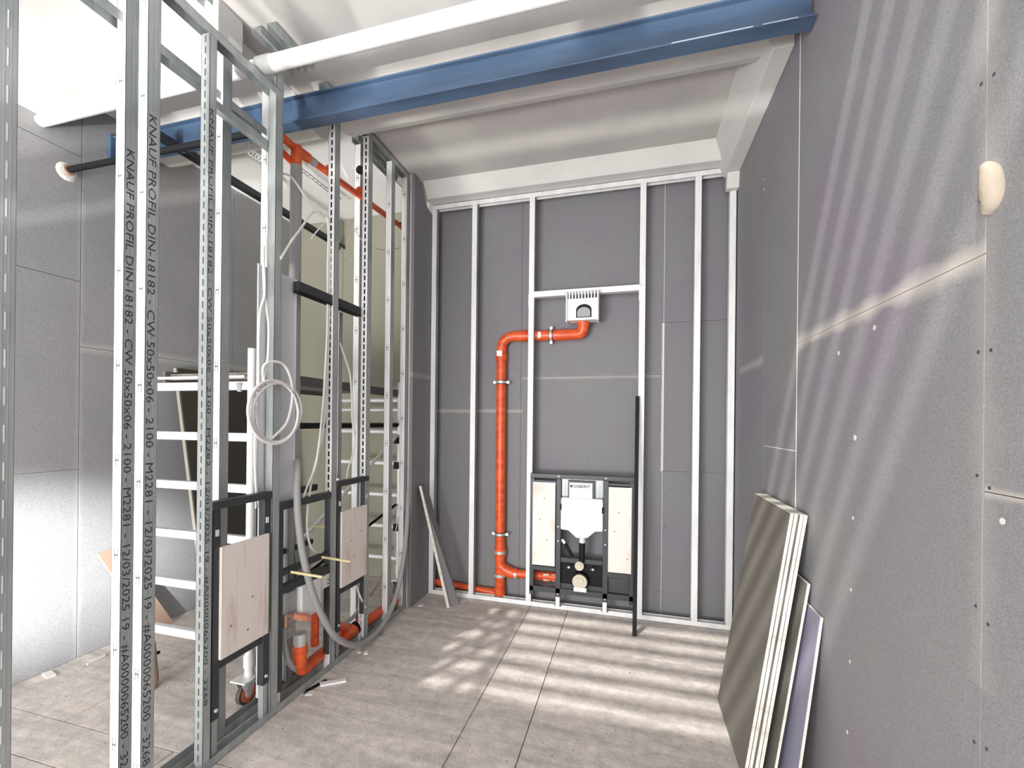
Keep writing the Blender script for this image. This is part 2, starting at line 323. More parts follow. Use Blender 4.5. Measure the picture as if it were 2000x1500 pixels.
# added, unseen light-shaping railing outside the glazing
bal = thing('gobo_railing', 'board railing added outside the glazed front to bar the ceiling light', 'gobo', (-1.3, YF-.5, -.15))
for z in (-.02, .165): mk('rail', MB().box(XL, XR, YF-.45, YF-.42, z, z+.045), M_anthr, bal)
for x in (-3.1,-2.3,-1.75,-1.2,-.78,-.45,-.1,.25,.6): mk('gobo_post', MB().box(x, x+.07, YF-.42, YF-.38, -.15, 1.0), M_anthr, bal)
mk('gobo_top_rail', MB().box(XL, XR, YF-.45, YF-.38, 1.0, 1.05), M_anthr, bal)
# round white pipe along the rib
pp = thing('ceiling_pipe', 'long round white pipe under the ceiling, on the camera side of the blue beam', 'pipe', (-1.4, 1.83, 3.39))
mk('pipe_run', MB().cyl((-1.79,1.83,3.425),(XR-.003,1.83,3.425),.038,20), M_white, pp)
mk('pipe_run', MB().cyl((XL+.003,1.83,3.425),(-1.86,1.83,3.425),.034,20), M_white, pp)
mk('pipe_sleeve', MB().cyl((-1.87,1.83,3.425),(-1.785,1.83,3.425),.042,20), M_silver, pp, 'dull grey end sleeve')

# ================================================================ BLUE BEAM
bt = thing('steel_beam', 'blue painted steel I-beam spanning the room under the ceiling', 'beam', (-1.3, 2.238, 3.40))
z0, z1 = 3.405, 3.562; y0, y1 = 2.196, 2.28
mk('flange', MB().box(XL+.03, XR-.01, y0, y1, z0, z0+.009), M_blue, bt, bevel=.002)
mk('flange', MB().box(XL+.03, XR-.01, y0, y1, z1-.009, z1), M_blue, bt, bevel=.002)
wp = [(XL+.03, (y0+y1)/2+a, z) for a, z in ((-.0045,z0+.016),(-.016,z0+.009),(.016,z0+.009),(.0045,z0+.016),(.0045,z1-.016),(.016,z1-.009),(-.016,z1-.009),(-.0045,z1-.016))]
mk('web', MB().prism(wp, (XR-XL-.05,0,0)), M_blue, bt)
mk('end_plate', MB().box(XL+.002, XL+.03, y0-.01, y1+.01, z0-.01, z1+.01), M_blue, bt)
mk('chipped_edge', MB().box(.17,.52,y0-.0006,y0,z0+.003,z0+.0075).box(.56,.7,y0-.0006,y0,z0+.004,z0+.007), M_bluew, bt, 'bare scraped flange edge')

# ================================================================ STUDS
def text_on_stud(parent, txt, x, y, ztop, length, size=.040):
    vs, fs = text_mesh(txt, size, length)
    # text runs downwards (local x -> -z), its up direction -> +y , on a face that looks to +x
    mb = MB(); mb.add([(x+v.z+.0004, y+v.y, ztop-v.x) for v in vs], [tuple(f) for f in fs]); return mk('printed_marking', mb, M_mark, parent)
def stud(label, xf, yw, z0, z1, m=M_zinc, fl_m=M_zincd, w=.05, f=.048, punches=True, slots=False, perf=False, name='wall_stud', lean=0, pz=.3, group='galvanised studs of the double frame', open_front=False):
    """C stud of a frame running along y: web faces -y (or +y if open_front), flanges face +-x; xf = front (room side) face"""
    t = .0016; o = thing(name, label, 'stud', (xf-w/2, yw+f/2, z0), group)
    yo = yw+f if open_front else yw     # plane of the web
    web = MB()
    if perf:                            # perforated web: two strips and bridges
        web.box(xf-w, xf-w/2-.006, yo, yo+t, z0, z1).box(xf-w/2+.006, xf, yo, yo+t, z0, z1); z = z0
        while z < z1:
            web.box(xf-w/2-.006, xf-w/2+.006, yo, yo+t, z, min(z+.016, z1)); z += .05
    else: web.box(xf-w, xf, yo, yo+t, z0, z1)
    mk('web', web, m, o)
    for s in (0, 1):
        x = xf-t if s == 0 else xf-w
        fb = MB().box(x, x+t, yw, yw+f, z0, z1)
        yl = yw if open_front else yw+f
        xi = xf-.009 if s == 0 else xf-w; fb.box(xi, xi+.009, yl-t/2, yl+t/2, z0, z1)     # lip
        for g in ((.016,.032) if s == 0 else ()): fb.box(xf, xf+.0006, yw+g, yw+g+.0025, z0, z1)   # rolled grooves
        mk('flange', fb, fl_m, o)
    if perf:
        mk('slot_shade_strip', MB().box(xf-w/2-.012, xf-w/2+.012, yo+.012, yo+.014, z0, z1), M_black, o)  # black strip added to stand in for shade inside the slots
    if punches and not perf and not open_front:
        z = z0+pz; pb = MB()
        while z < z1-.05:
            for dx in (-.009, .007): pb.box(xf-w/2+dx, xf-w/2+dx+.002, yw-.0006, yw, z-.028, z+.028)
            pb.prism([(xf-w/2-.009,yw,z-.006),(xf-w/2,yw,z-.001),(xf-w/2+.009,yw,z-.006),(xf-w/2+.009,yw,z+.006),(xf-w/2,yw,z+.001),(xf-w/2-.009,yw,z+.006)], (0,-.0007,0)); z += .38
        mk('cable_punch', pb, M_mark, o)
    if slots:
        z = z0+.1; pb = MB()
        while z < z1-.05: pb.box(xf, xf+.0012, yw+.024, yw+.0265, z, z+.055); z += .115
        mk('flange_slot', pb, M_alu, o)  # pale strips stand in for light showing through the slits
    return o
TXT = 'KNAUF PROFIL DIN-18182 - CW 50x50x06 - 2100 - M2281 - 12/03/2025 19 - #A0000065200 - 3268'
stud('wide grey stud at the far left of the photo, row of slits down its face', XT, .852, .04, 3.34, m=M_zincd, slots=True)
a = stud('left printed stud of the tall pair near the left edge, set back behind its twin', -1.959, 1.272, .04, 3.66, pz=.25)
text_on_stud(a, TXT, -1.959, 1.279, 2.68, 2.55)
b = stud('right printed stud of the tall pair near the left edge, standing in front', XT, 1.274, .04, 3.34, pz=.17)
text_on_stud(b, TXT, XT, 1.281, 2.80, 2.58)
b = stud('dull stud just right of the printed pair, joined to the nearer plywood panel', XT, 1.533, .002, 3.34, m=M_zincd, f=.032, perf=False, punches=False)
text_on_stud(b, TXT.replace('2281','2282'), XT, 1.536, 3.0, 2.7, .026)
mb = MB(); z = .05
while z < 3.3: mb.box(XT-.029, XT-.023, 1.5322, 1.533, z, z+.03); z += .05
mk('flange_slot', mb, M_mark, b)
stud('bright rear stud with pale web standing above the left black frame', -1.96, 1.703, .04, 3.40, pz=.3)
stud('rear stud behind the upright metal sheet, its white web showing above it', -1.96, 1.985, .04, 3.45, pz=.35)
stud('front stud carrying the end of the lower top rail, left of the coiled cable', XT, 1.915, .0, 3.49, m=M_zincd, punches=False)
stud('tall stud with a slotted web rising to the blue beam beside the hanging cables', XT, 2.395, .0, 3.57, perf=True)
stud('tall slotted-web stud right of the farther plywood panel', XT, 2.765, .0, 3.66, perf=True)
stud('plain rear stud with white web between the two slotted studs', -1.96, 2.835, .04, 3.66, pz=.33)
stud('short slotted post standing under the dark header bar', -1.93, 2.57, 1.2, 2.34, perf=True, w=.045, f=.03)
stud('next to last stud before the boarded return, white web with small punches', XT, 3.08, .0, 3.66, pz=.28)
stud('last stud of the double frame, against the boarded return', XT, 3.322, .0, 3.66, pz=.1)
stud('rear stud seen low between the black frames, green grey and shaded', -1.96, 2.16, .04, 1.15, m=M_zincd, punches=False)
# rails and tracks of the double frame
def track(label, x0, x1, y0, y1, z, h=.04, upw=True, m=M_zincd, name='floor_track', cat='track', group=None, axis='y'):
    t = .0016; s = h if upw else -h; o = thing(name, label, cat, ((x0+x1)/2, (y0+y1)/2, z if upw else z-h), group)
    mk('web', MB().box(x0, x1, y0, y1, z, z+t*(1 if upw else -1)), m, o)
    if axis == 'y':
        for x in (x0, x1-t): mk('flange', MB().box(x, x+t, y0, y1, z, z+s), m, o)
    else:
        for y in (y0, y1-t): mk('flange', MB().box(x0, x1, y, y+t, z, z+s), m, o)
    return o
track('long U-shaped floor track under the front row of studs', XT-.052, XT+.002, .3, 3.37, .001)
track('U-shaped floor track under the rear row of studs, against the scaffold side', -1.96-.052, -1.958, .3, 3.37, .001)
track('lower top rail over the near front studs, ending before the blue beam', XT-.052, XT+.002, .3, 1.95, 3.375, upw=False, name='top_rail', cat='rail')
track('lower rear top rail crossing behind the near studs', -2.03, -1.975, 1.0, 1.99, 3.22, upw=False, name='top_rail', cat='rail')
track('top track fixed to the ceiling beyond the blue beam', XT-.052, XT+.002, 2.30, 3.36, 3.70, upw=False, name='top_track', cat='track')
track('rear top track under the ceiling beyond the blue beam', -2.012, -1.958, 2.80, 3.36, 3.70, upw=False, name='top_track', cat='track')
track('ceiling track between white pipe and blue beam, left one of two', -1.99, -1.935, 1.90, 2.19, 3.715, upw=False, name='top_track', cat='track')
track('ceiling track between white pipe and blue beam, right one of two', -1.895, -1.84, 1.90, 2.19, 3.715, upw=False, name='top_track', cat='track')
track('ceiling track beside the top rail, ending at the white pipe', -2.10, -2.045, 1.565, 1.715, 3.715, upw=False, name='top_track', cat='track')
o = thing('brace_rail', 'short galvanised rail slanting back from the front stud, left of the blue beam end', 'rail', (-1.9, 1.8, 3.0))
mk('rail_profile', MB().box(-1.93, -1.895, 1.60, 1.98, 3.06, 3.10), M_zincd, o)
# header bar between studs
o = thing('header_bar', 'dark horizontal header bar between studs above the metal-clad posts', 'bar', (-1.87, 2.4, 2.33))
mk('bar_profile', MB().box(-1.89, -1.85, 2.10, 2.70, 2.345, 2.40), M_anthr, o, bevel=.002)
mk('bar_lip', MB().box(-1.89, -1.85, 2.10, 2.70, 2.335, 2.345), M_black, o)
# sheet metal strip
o = thing('metal_sheet', 'tall pale sheet metal panel standing upright behind the front stud', 'panel', (-1.895, 1.95, 1.12))
pa = at(503, 535, 0, -1.90); pb_ = at(578, 532, 0, -1.90)
mk('sheet', MB().box(-1.9012, -1.90, pa.y, pb_.y, 1.13, 2.42), M_sheet, o)
mk('folded_edge', MB().box(-1.90, -1.893, pb_.y-.0012, pb_.y, 1.13, 2.42), M_sheet, o)
mk('folded_edge', MB().box(-1.90, -1.893, pa.y, pa.y+.0012, 1.13, 2.42), M_sheet, o)

# ================================================================ WASHBASIN FRAMES IN THE PARTITION
def ply_y(parent, x, y0, y1, z0, z1, knots=3):
    o = mk('plywood_panel', MB().box(x-.015, x, y0, y1, z0, z1), M_ply, parent, bevel=.001)
    kb = MB()
    for i in range(knots):
        y = random.uniform(y0+.04, y1-.04); z = random.uniform(z0+.05, z1-.05)
        kb.tube([(x-.001, y, z), (x+.0005, y, z)], .006, 8)
    mk('knot', kb, M_knot, o); return o
def bar(parent, name, a, b, m=M_anthr, bev=.003): return mk(name, MB().box(a[0], b[0], a[1], b[1], a[2], b[2]), m, parent, bevel=bev)
def side_frame(label, y0, y1, py0, py1, pz0, pz1, zt):
    o = thing('support_frame', label, 'frame', (XT-.02, (y0+y1)/2, .04))
    for y in (y0, y1-.038): bar(o, 'upright', (XT-.042, y, .20), (XT-.003, y+.038, zt))
    bar(o, 'top_bar', (XT-.042, y0-.01, zt-.005), (XT+.002, y1+.008, zt+.032))
    bar(o, 'cross_bar', (XT-.042, y0+.03, pz0-.05), (XT-.01, y1-.03, pz0-.02))
    for y in (y0+.004, y1-.034):
        f = bar(o, 'foot', (XT-.038, y, .02), (XT-.006, y+.030, .24), M_zincd); 
        mk('foot_screw', MB().cyl((XT-.006, y+.015, .245), (XT+.004, y+.015, .245), .008, 8), M_alu, f)
        mk('screw_cap', MB().box(XT-.003, XT+.001, y+.006, y+.022, zt-.13, zt-.10), M_alu, o)
    ply_y(o, XT+.013, py0, py1, pz0, pz1); return o
side_frame('black side frame with the larger, nearer birch plywood panel', 1.578, 1.905, 1.608, 1.885, .475, 1.0, 1.185)
side_frame('black side frame with the narrower, farther birch plywood panel', 2.462, 2.80, 2.488, 2.770, .49, .993, 1.165)
wbx = thing('basin_frame', 'black washbasin support frame between the two plywood panels, with white trap box', 'frame', (-1.86, 2.2, .04))
for y in (1.96, 2.385): bar(wbx, 'upright', (XT-.045, y, .10), (XT-.004, y+.042, 1.13))
bar(wbx, 'top_bar', (XT-.045, 1.96, 1.10), (XT-.002, 2.427, 1.14))
bar(wbx, 'top_bar', (XT-.16, 1.96, 1.14), (XT-.13, 2.427, 1.18))
bar(wbx, 'cross_bar', (XT-.045, 2.0, .73), (XT-.004, 2.39, .76)); bar(wbx, 'cross_bar', (XT-.045, 2.0, .63), (XT-.004, 2.39, .675)); bar(wbx, 'cross_bar', (XT-.16, 2.0, .80), (XT-.13, 2.39, .83))
for y in (1.966, 2.391):
    bar(wbx, 'foot', (XT-.04, y, .0), (XT-.01, y+.03, .12), M_zinc)
def rod(parent, a, b): 
    r = mk('threaded_rod', MB().cyl(a, b, .0075, 10), M_yellow, parent, 'yellow plastic sleeve on the rod'); return r
rod(wbx, at(568,1117,0,XT), at(629,1127,0,XT+.155)); rod(wbx, at(628,1088,0,XT), at(684,1097,0,XT+.15)); rod(wbx, at(610,1028,0,-1.96), at(636,1029,0,-1.90))
# trap box
tb = mk('trap_box', MB().box(-1.93, XT+.0, 2.14, 2.31, .42, .625), M_white, wbx, 'white trap box', bevel=.008)
mk('box_side', MB().box(-1.928, XT-.03, 2.065, 2.138, .43, .61), M_grey, wbx, 'grey side of the trap box', bevel=.004)
mk('box_side', MB().box(-1.94, XT-.055, 2.06, 2.16, .33, .418), M_grey, wbx, 'grey lower trap body', bevel=.006)
mk('box_lid', MB().box(-1.93, XT-.01, 2.08, 2.30, .627, .64), M_grey, wbx, bevel=.006)
hb = mk('galvanised_bracket', MB().box(-1.87, XT-.004, 2.315, 2.40, .54, .62).box(-1.905, -1.90, 1.97, 2.12, .41, .46).box(-1.905, -1.895, 1.97, 2.12, .38, .385), M_zinc, wbx, bevel=.002)
hh = MB()
for z in (.535, .56, .585): hh.cyl((XT-.005, 2.375, z), (XT-.0030, 2.375, z), .006, 8)
mk('bracket_hole', hh, M_black, hb)
vv = mk('valve_body', MB().tube([at(573,1203,0,-1.85), at(592,1205,0,-1.83), at(600,1207,0,-1.83), at(606,1208,0,-1.825)], [.016,.02,.022,.012], 14), mat('pale_orange', (.75,.28,.18), .5), wbx, 'pale orange valve body')
mk('brass_union', MB().tube([at(557,1200,0,-1.86), at(557,1225,0,-1.86)], .013, 8).tube([at(557,1203,0,-1.86), at(574,1203,0,-1.85)], .012, 10), M_copper, wbx)
# ================================================================ ORANGE DRAIN (left)
dr = thing('drain_pipe', 'low orange drain pipe running along the floor inside the double frame', 'pipe', (-1.93, 2.9, .03))
def ppe(parent, pts, r, m=M_orange, name='pipe_run', n=18, label=None): return mk(name, MB().tube(pts, r, n), m, parent, label)
ppe(dr, rounded([(-1.875,2.17,.26),(-1.875,2.17,.10),(-1.915,2.40,.085)], .07), .037, name='elbow')
ppe(dr, [(-1.875,2.17,.20),(-1.875,2.17,.265)], .041, M_orange, 'socket')
ppe(dr, [(-1.875,2.17,.262),(-1.875,2.17,.335)], .034, M_silver, 'metal_sleeve')
ppe(dr, [(-1.915,2.40,.085),(-1.915,3.50,.065)], .036)
ppe(dr, [(-1.915,2.62,.10),(-1.915,2.72,.10)], .044, name='socket'); ppe(dr, [(-1.915,2.80,.095),(-1.915,2.86,.095)], .042, name='socket')
ppe(dr, rounded([(-1.915,2.66,.10),(-1.90,2.62,.16),(-1.90,2.56,.20)], .05), .028, name='branch')
ppe(dr, [(-1.915,2.76,.09),(-1.915,2.77,.09)], .046, M_black, 'clamp')
ppe(dr, [(-1.93,2.36,.16),(-1.93,2.36,.58)], .025, name='riser')
ppe(dr, [(-1.92,3.20,.06),(-1.92,3.30,.06)], .042, name='socket')
# upper orange pipe with tee and grey riser
up_ = thing('drain_pipe', 'upper orange pipe sloping along the frame below the blue beam, with a tee', 'pipe', (-1.96, 2.9, 3.2))
P0 = at(579,292,0,-1.96); P1 = at(786,444,0,-1.96)
dv = (P1-P0).normalized()
ppe(up_, [P0+dv*.03, P1], .022); ppe(up_, [P0, P0+dv*.10], .030, name='socket'); ppe(up_, [P0+dv*.09, P0+dv*.16], .025, M_grey, 'grey_coupling')
ppe(up_, [P0+Vector((0,0,.02)), P0-Vector((0,0,.11))], .031, name='tee')
ppe(up_, [at(545,262,0,-1.96), P0], .022); ppe(up_, [at(545,292,0,-2.0), P0-Vector((.03,0,.07))], .020)
for (px, py) in ((702,331),(783,440)):
    q = at(px, py, 0, -1.96); ppe(up_, [q, q+dv*.02], .030, M_black, 'clamp')
for (px,py) in ((640,330),(700,372)):
    q = at(px,py,0,-1.96); ppe(up_, [q, q+dv*.05], .028, name='socket')
# grey insulated riser then hose loop
hz = thing('insulated_hose', 'thick grey hose dropping from the tee and looping down over the front of the frame', 'hose', (-1.86, 2.4, .05))
T = P0-Vector((0,0,.10))
ppe(hz, [T, (T.x, T.y, 2.2), (-1.95, T.y-.005, 1.35)], .033, M_hose, 'riser')
lp = [(-1.95,T.y-.005,1.36), at(581,905,0,-1.88), at(580,960,0,-1.83), at(583,1020,0,-1.80), at(592,1085,0,-1.79), at(608,1150,0,-1.78), at(628,1200,0,-1.775), at(655,1243,0,-1.77), at(690,1260,0,-1.77), at(722,1248,0,-1.775), at(752,1213,0,-1.79), at(775,1160,0,-1.805), at(789,1085,0,-1.81), at(795,1020,0,-1.815), at(797,960,0,-1.84)]
ppe(hz, curve(lp), .0195, M_hose, 'hose_loop', 14)
h2 = thing('insulated_hose', 'second grey hose curving under the white trap box behind the near frame', 'hose', (-1.9, 2.1, .05))
ppe(h2, curve([at(553,1222,0,-1.88), at(555,1260,0,-1.88), at(564,1292,0,-1.88), at(582,1309,0,-1.89), at(605,1305,0,-1.90), at(632,1290,0,-1.92)]), .016, M_hose, 'hose_run', 12)
h3 = thing('insulated_hose', 'short grey hose entering the orange pipe below the farther plywood panel', 'hose', (-1.9, 2.7, .1))
ppe(h3, curve([at(668,1222,0,-1.90), at(690,1205,0,-1.92), at(702,1185,0,-1.93), at(706,1150,0,-1.93), at(704,1090,0,-1.95)]), .014, M_hose, 'hose_run', 12)
h4 = thing('grey_cable', 'thin grey line slanting to the floor behind the last studs', 'cable', (-2.0, 3.0, .1))
ppe(h4, curve([at(722,1165,0,-1.98), at(738,1140,0,-1.98), at(748,1110,0,-1.98)]), .008, M_hose, 'cable_run', 8)

# ================================================================ CABLES
def cable(label, pts, r=.0068, name='white_cable', k=6):
    return tag(mk(name, MB().tube(curve(pts, k), r, 8), M_cable), label, 'cable')
X1 = -1.825
cable('white cable forking right in front of the metal sheet down to the coil', [at(514,480,0,-1.86), at(516,560,0,-1.86), at(521,605,0,-1.83), at(525,640,0,-1.82), at(523,700,0,-1.82), at(516,735,0,-1.82), at(512,760,0,-1.82)])
cable('white cable forking left and running straight down past the coil', [at(513,480,0,-1.865), at(517,570,0,-1.85), at(508,610,0,-1.83), at(505,680,0,-1.83), at(504,780,0,-1.83), at(498,860,0,-1.83), at(500,950,0,-1.88), at(508,1000,0,-1.90), at(510,1030,0,-1.91)])
coil = thing('cable_coil', 'coiled white cable hanging from the frame beside the metal sheet', 'cable', at(537,865,0,X1))
def loop(cx, cy, rx, ry, dx, ph=0, k=28, tl=0):
    pts = []
    for i in range(k):
        a = 2*math.pi*i/k+ph; x = cx+rx*math.cos(a)+tl*math.sin(a); y = cy+ry*math.sin(a); pts.append(at(x, y, 0, X1+dx+.006*math.sin(a*2)))
    return MB().tube(pts, .0075, 8, closed=True)
for q in ((536,803,47,60,0,3),(540,806,48,58,.012,-4),(533,805,49,62,.02,2)): mk('cable_loop', loop(q[0],q[1],q[2],q[3],q[4],0,28,q[5]), M_cable, coil)
mk('cable_loop', MB().tube(curve([at(514,745,0,X1), at(515,715,0,X1+.01), at(535,706,0,X1+.02), at(556,714,0,X1+.02), at(569,745,0,X1+.015), at(570,785,0,X1+.01), at(560,825,0,X1), at(540,848,0,X1), at(522,860,0,X1), at(505,840,0,X1), at(500,800,0,X1)]), .0072, 8), M_cable, coil)
mk('cable_tie', MB().tube(curve([at(490,765,0,X1+.01), at(505,760,0,X1+.03), at(512,768,0,X1), at(490,772,0,X1+.01)]), .003, 6), M_cable, coil)
cable('stiff white cable end sticking out left above the metal sheet', [at(548,505,0,-1.84), at(570,470,0,-1.86), at(592,440,0,-1.88), at(606,418,0,-1.9), at(620,413,0,-1.9), at(634,422,0,-1.89), at(641,450,0,-1.88), at(640,520,0,-1.87), at(639,640,0,-1.86), at(634,740,0,-1.85), at(630,800,0,-1.85), at(618,900,0,-1.85), at(600,950,0,-1.85), at(588,985,0,-1.87)])
cable('white cable arching down from the riser pipe to the slotted stud', [at(547,338,0,-1.94), at(565,343,0,-1.93), at(580,360,0,-1.92), at(600,390,0,-1.9), at(625,418,0,-1.89), at(641,432,0,-1.88), at(644,520,0,-1.87), at(641,680,0,-1.86), at(637,760,0,-1.86), at(630,850,0,-1.86), at(612,920,0,-1.86), at(602,985,0,-1.86), at(600,1030,0,-1.87), at(606,1065,0,-1.88), at(618,1078,0,-1.88), at(632,1080,0,-1.88)])
cable('short white cable stub pointing down left near the slotted stud top', [at(608,466,0,-1.88), at(622,448,0,-1.885), at(638,432,0,-1.89)], .004)
cable('thin white cable sagging from the slotted stud towards the rear stud', [at(655,425,0,-1.88), at(675,432,0,-1.9), at(690,445,0,-1.92), at(702,463,0,-1.93), at(714,475,0,-1.94), at(740,487,0,-1.95), at(765,487,0,-1.95), at(786,483,0,-1.95)], .0035)
cable('white cable bowed beside the short slotted post', [at(664,670,0,-1.9), at(676,705,0,-1.9), at(684,735,0,-1.9), at(687,780,0,-1.9), at(688,820,0,-1.9), at(694,860,0,-1.9), at(688,890,0,-1.9), at(680,915,0,-1.9), at(677,940,0,-1.9)])
cable('white cable end hanging below the farther plywood panel', [at(692,1130,0,-1.89), at(698,1150,0,-1.88), at(704,1166,0,-1.86), at(712,1184,0,-1.86)], .0065)
cable('white cable running down the corner behind the last studs', [at(781,960,0,-1.93), at(780,1000,0,-1.93), at(772,1045,0,-1.93), at(772,1085,0,-1.93)], .005)
cable('white cable dropping through the near black frame', [at(497,900,0,-1.9), at(500,950,0,-1.9), at(508,985,0,-1.9), at(510,1020,0,-1.9)], .0045)

# ================================================================ CEILING BITS, LEFT ROOM
o = thing('wall_pipe', 'black pipe sticking out of the left wall under the blue beam', 'pipe', (-3.0, 1.96, 3.17))
mk('pipe_run', MB().cyl((XL+.001,1.96,3.195),(-2.1,1.97,3.20),.019,16), M_black, o)
mk('collar', MB().cyl((XL+.001,1.96,3.195),(XL+.03,1.96,3.195),.031,16), M_brown, o)
mk('plaster_ring', MB().tube([(XL,1.96,3.185),(XL+.008,1.96,3.185)], [.058,.04], 14), M_white, o, 'ring of white plaster at the wall')
ch = thing('ceiling_channel', 'long dark metal channel hung under the left room ceiling, running to the far wall', 'channel', (-2.93, 3.0, 3.38))
mk('channel_web', MB().box(-2.965,-2.905,2.05,3.948,3.425,3.428), M_zincd, ch); mk('channel_side', MB().box(-2.966,-2.963,2.05,3.948,3.39,3.428), M_anthr, ch); mk('channel_side', MB().box(-2.907,-2.904,2.05,3.948,3.39,3.428), M_anthr, ch)
for y in (2.35,3.1,3.75): mk('hanger', MB().box(-2.94,-2.93,y,y+.02,3.425,ZC), M_zinc, ch)
ps = thing('perforated_strap', 'thin perforated strap on the bright ceiling beyond the riser', 'strap', (-2.6, 3.1, 3.63))
sm = MB().box(-2.62,-2.612,2.85,3.45,3.63,3.634).box(-2.588,-2.58,2.85,3.45,3.63,3.634)
for i in range(13): sm.box(-2.62,-2.58,2.85+i*.0495,2.858+i*.0495,3.63,3.634)
mk('strap_ladder', sm, M_grey, ps); mk('fixing', MB().box(-2.605,-2.595,2.9,2.91,3.634,ZC).box(-2.605,-2.595,3.4,3.41,3.634,ZC), M_grey, ps)
pb2 = thing('perforated_bracket', 'bent perforated bracket hanging from the ceiling beside the blue beam', 'bracket', tuple(at(490,290,1,2.5)))
q0, q1, q2 = at(481,277,1,2.5), at(488,297,1,2.5), at(506,309,1,2.5)
def strap(a, b, wd=.045):
    s = MB(); a = Vector(a); b = Vector(b); d = (b-a); L = d.length; d.normalize(); n_ = Vector((0,1,0)).cross(d).normalized()*wd/2
    for sg in (-1, 1): s.prism([a+n_*sg, a+n_*sg*.7, b+n_*sg*.7, b+n_*sg], (0,.002,0))
    k = max(2, int(L/.03))
    for i in range(k+1):
        c = a+d*L*i/k; s.prism([c+n_-d*.004, c-n_-d*.004, c-n_+d*.004, c+n_+d*.004], (0,.002,0))
    return s
mk('bracket_arm', strap(q0+Vector((-.02,0,.25)), q1), M_zinc, pb2); mk('bracket_arm', strap(q1, q2+Vector((.02,0,-.01))), M_zinc, pb2)

# ================================================================ SCAFFOLD TOWER
sf = thing('scaffold_tower', 'white aluminium mobile scaffold tower in the left room, on orange wheels', 'scaffold', (-2.4, 2.8, 0))
def caster(x, y):
    c = mk('caster', MB().tube([(x-.014,y,.062),(x+.014,y,.062)], .060, 24), M_wheel, sf, 'black tyred caster')
    c2 = mk('caster_rim', MB().tube([(x-.017,y,.062),(x+.017,y,.062)], .046, 24), M_rim, c, 'orange rim')
    mk('caster_hub', MB().tube([(x-.019,y,.062),(x+.02,y,.062)], .022, 16), M_alu, c)
    mk('caster_fork', MB().prism([(x+.021,y-.055,.145),(x+.021,y+.05,.145),(x+.021,y+.018,.06),(x+.021,y-.016,.06)], (.003,0,0)).prism([(x-.024,y-.055,.145),(x-.024,y+.05,.145),(x-.024,y+.018,.06),(x-.024,y-.016,.06)], (.003,0,0)).box(x-.05,x+.05,y-.06,y+.05,.143,.152), M_alu, c)
    mk('caster_brake', MB().box(x-.01,x+.01,y+.03,y+.10,.115,.130), M_black, c)
for (y, xa, xb, zt) in ((2.0, -2.86, -2.07, 2.0), (3.62, -2.72, -2.055, 1.95)):
    for x in (xa, xb):
        mk('post', MB().cyl((x,y,.15),(x,y,zt),.025,16), M_alu, sf); mk('post_collar', MB().cyl((x,y,.20),(x,y,.27),.031,16), M_alu, sf); caster(x, y-.02)
    for k in range(6):
        z = .325+k*.293
        mk('rung', MB().box(xa+.02, xb-.02, y-.019, y+.019, z-.024, z+.024) if y < 3 else MB().cyl((xa+.02,y,z),(xb-.02,y,z),.019,12), M_alu, sf, bevel=.006 if y < 3 else 0)
mk('rung', MB().cyl((-2.7,3.62,1.70),(-2.055,3.62,1.70),.014,10), M_alu, sf)
dk = mk('platform', MB().box(-2.73,-2.09,2.03,3.60,1.855,1.87), M_deck, sf, 'brown platform boards')
for x in (-2.735,-2.085): mk('platform_rail', MB().box(x-.012,x+.012,2.0,3.62,1.82,1.885), M_grey2, dk)
for x in (-2.075,): mk('side_rail', MB().cyl((x,2.0,1.56),(x,3.62,1.56),.02,12), M_black, sf, 'black side rail')
for z in (1.42,1.19,.62): mk('frame_clip', MB().box(-2.09,-2.03,3.57,3.64,z-.03,z+.03), M_black, sf)
mk('brace', MB().cyl((-2.06,2.02,.62),(-2.06,3.58,1.46),.014,10), M_alu, sf)
mk('brace', MB().cyl((-2.07,2.35,.55),(-2.07,3.58,.83),.012,10), M_black, sf)
pl_ = tag(mk('plank', MB().box(-2.78,-2.12,1.99,2.06,1.835,1.85), M_edge), 'thin pale board lying on the top rung of the near scaffold frame', 'plank')
ca = mk('rag', MB().tube([at(468,752,1,1.985),at(470,748,1,1.985),at(468,765,1,1.985)], [.012,.022,.012], 10), M_grey); tag(ca, 'small grey bundle tied to the top scaffold rung beside the post', 'bundle')
# boards leaning on the left wall
o = thing('leaning_board', 'large dark olive board leaning on the left wall behind the scaffold', 'board', (-3.3, 3.2, 0))
mk('board_face', MB().prism([(-3.26,2.74,0),(-3.48,2.64,2.0),(-3.48,3.66,2.0),(-3.26,3.70,0)], (.012,0,0)), M_olived, o)
mk('board_core', MB().prism([(-3.262,2.738,0),(-3.482,2.638,2.0),(-3.482,3.66,2.003),(-3.262,3.70,0)], (-.03,0,0)), M_edged, o, 'pale cut edge')
o = mk('plywood_offcut', MB().prism([(-3.505,2.13,.67),(-3.505,2.26,.69),(-3.44,2.60,.0),(-3.44,2.44,.0)], (.016,0,0)), M_brown); tag(o, 'narrow brown wooden offcut leaning low on the left wall', 'board')
o = mk('rubble_bag', MB().tube([(-2.72,1.93,.0),(-2.72,1.93,.05),(-2.73,1.94,.14),(-2.71,1.93,.28)], [.03,.04,.03,.018], 9), M_brown); tag(o, 'small crumpled brown bag by the far scaffold wheel, seen past the studs', 'bag')

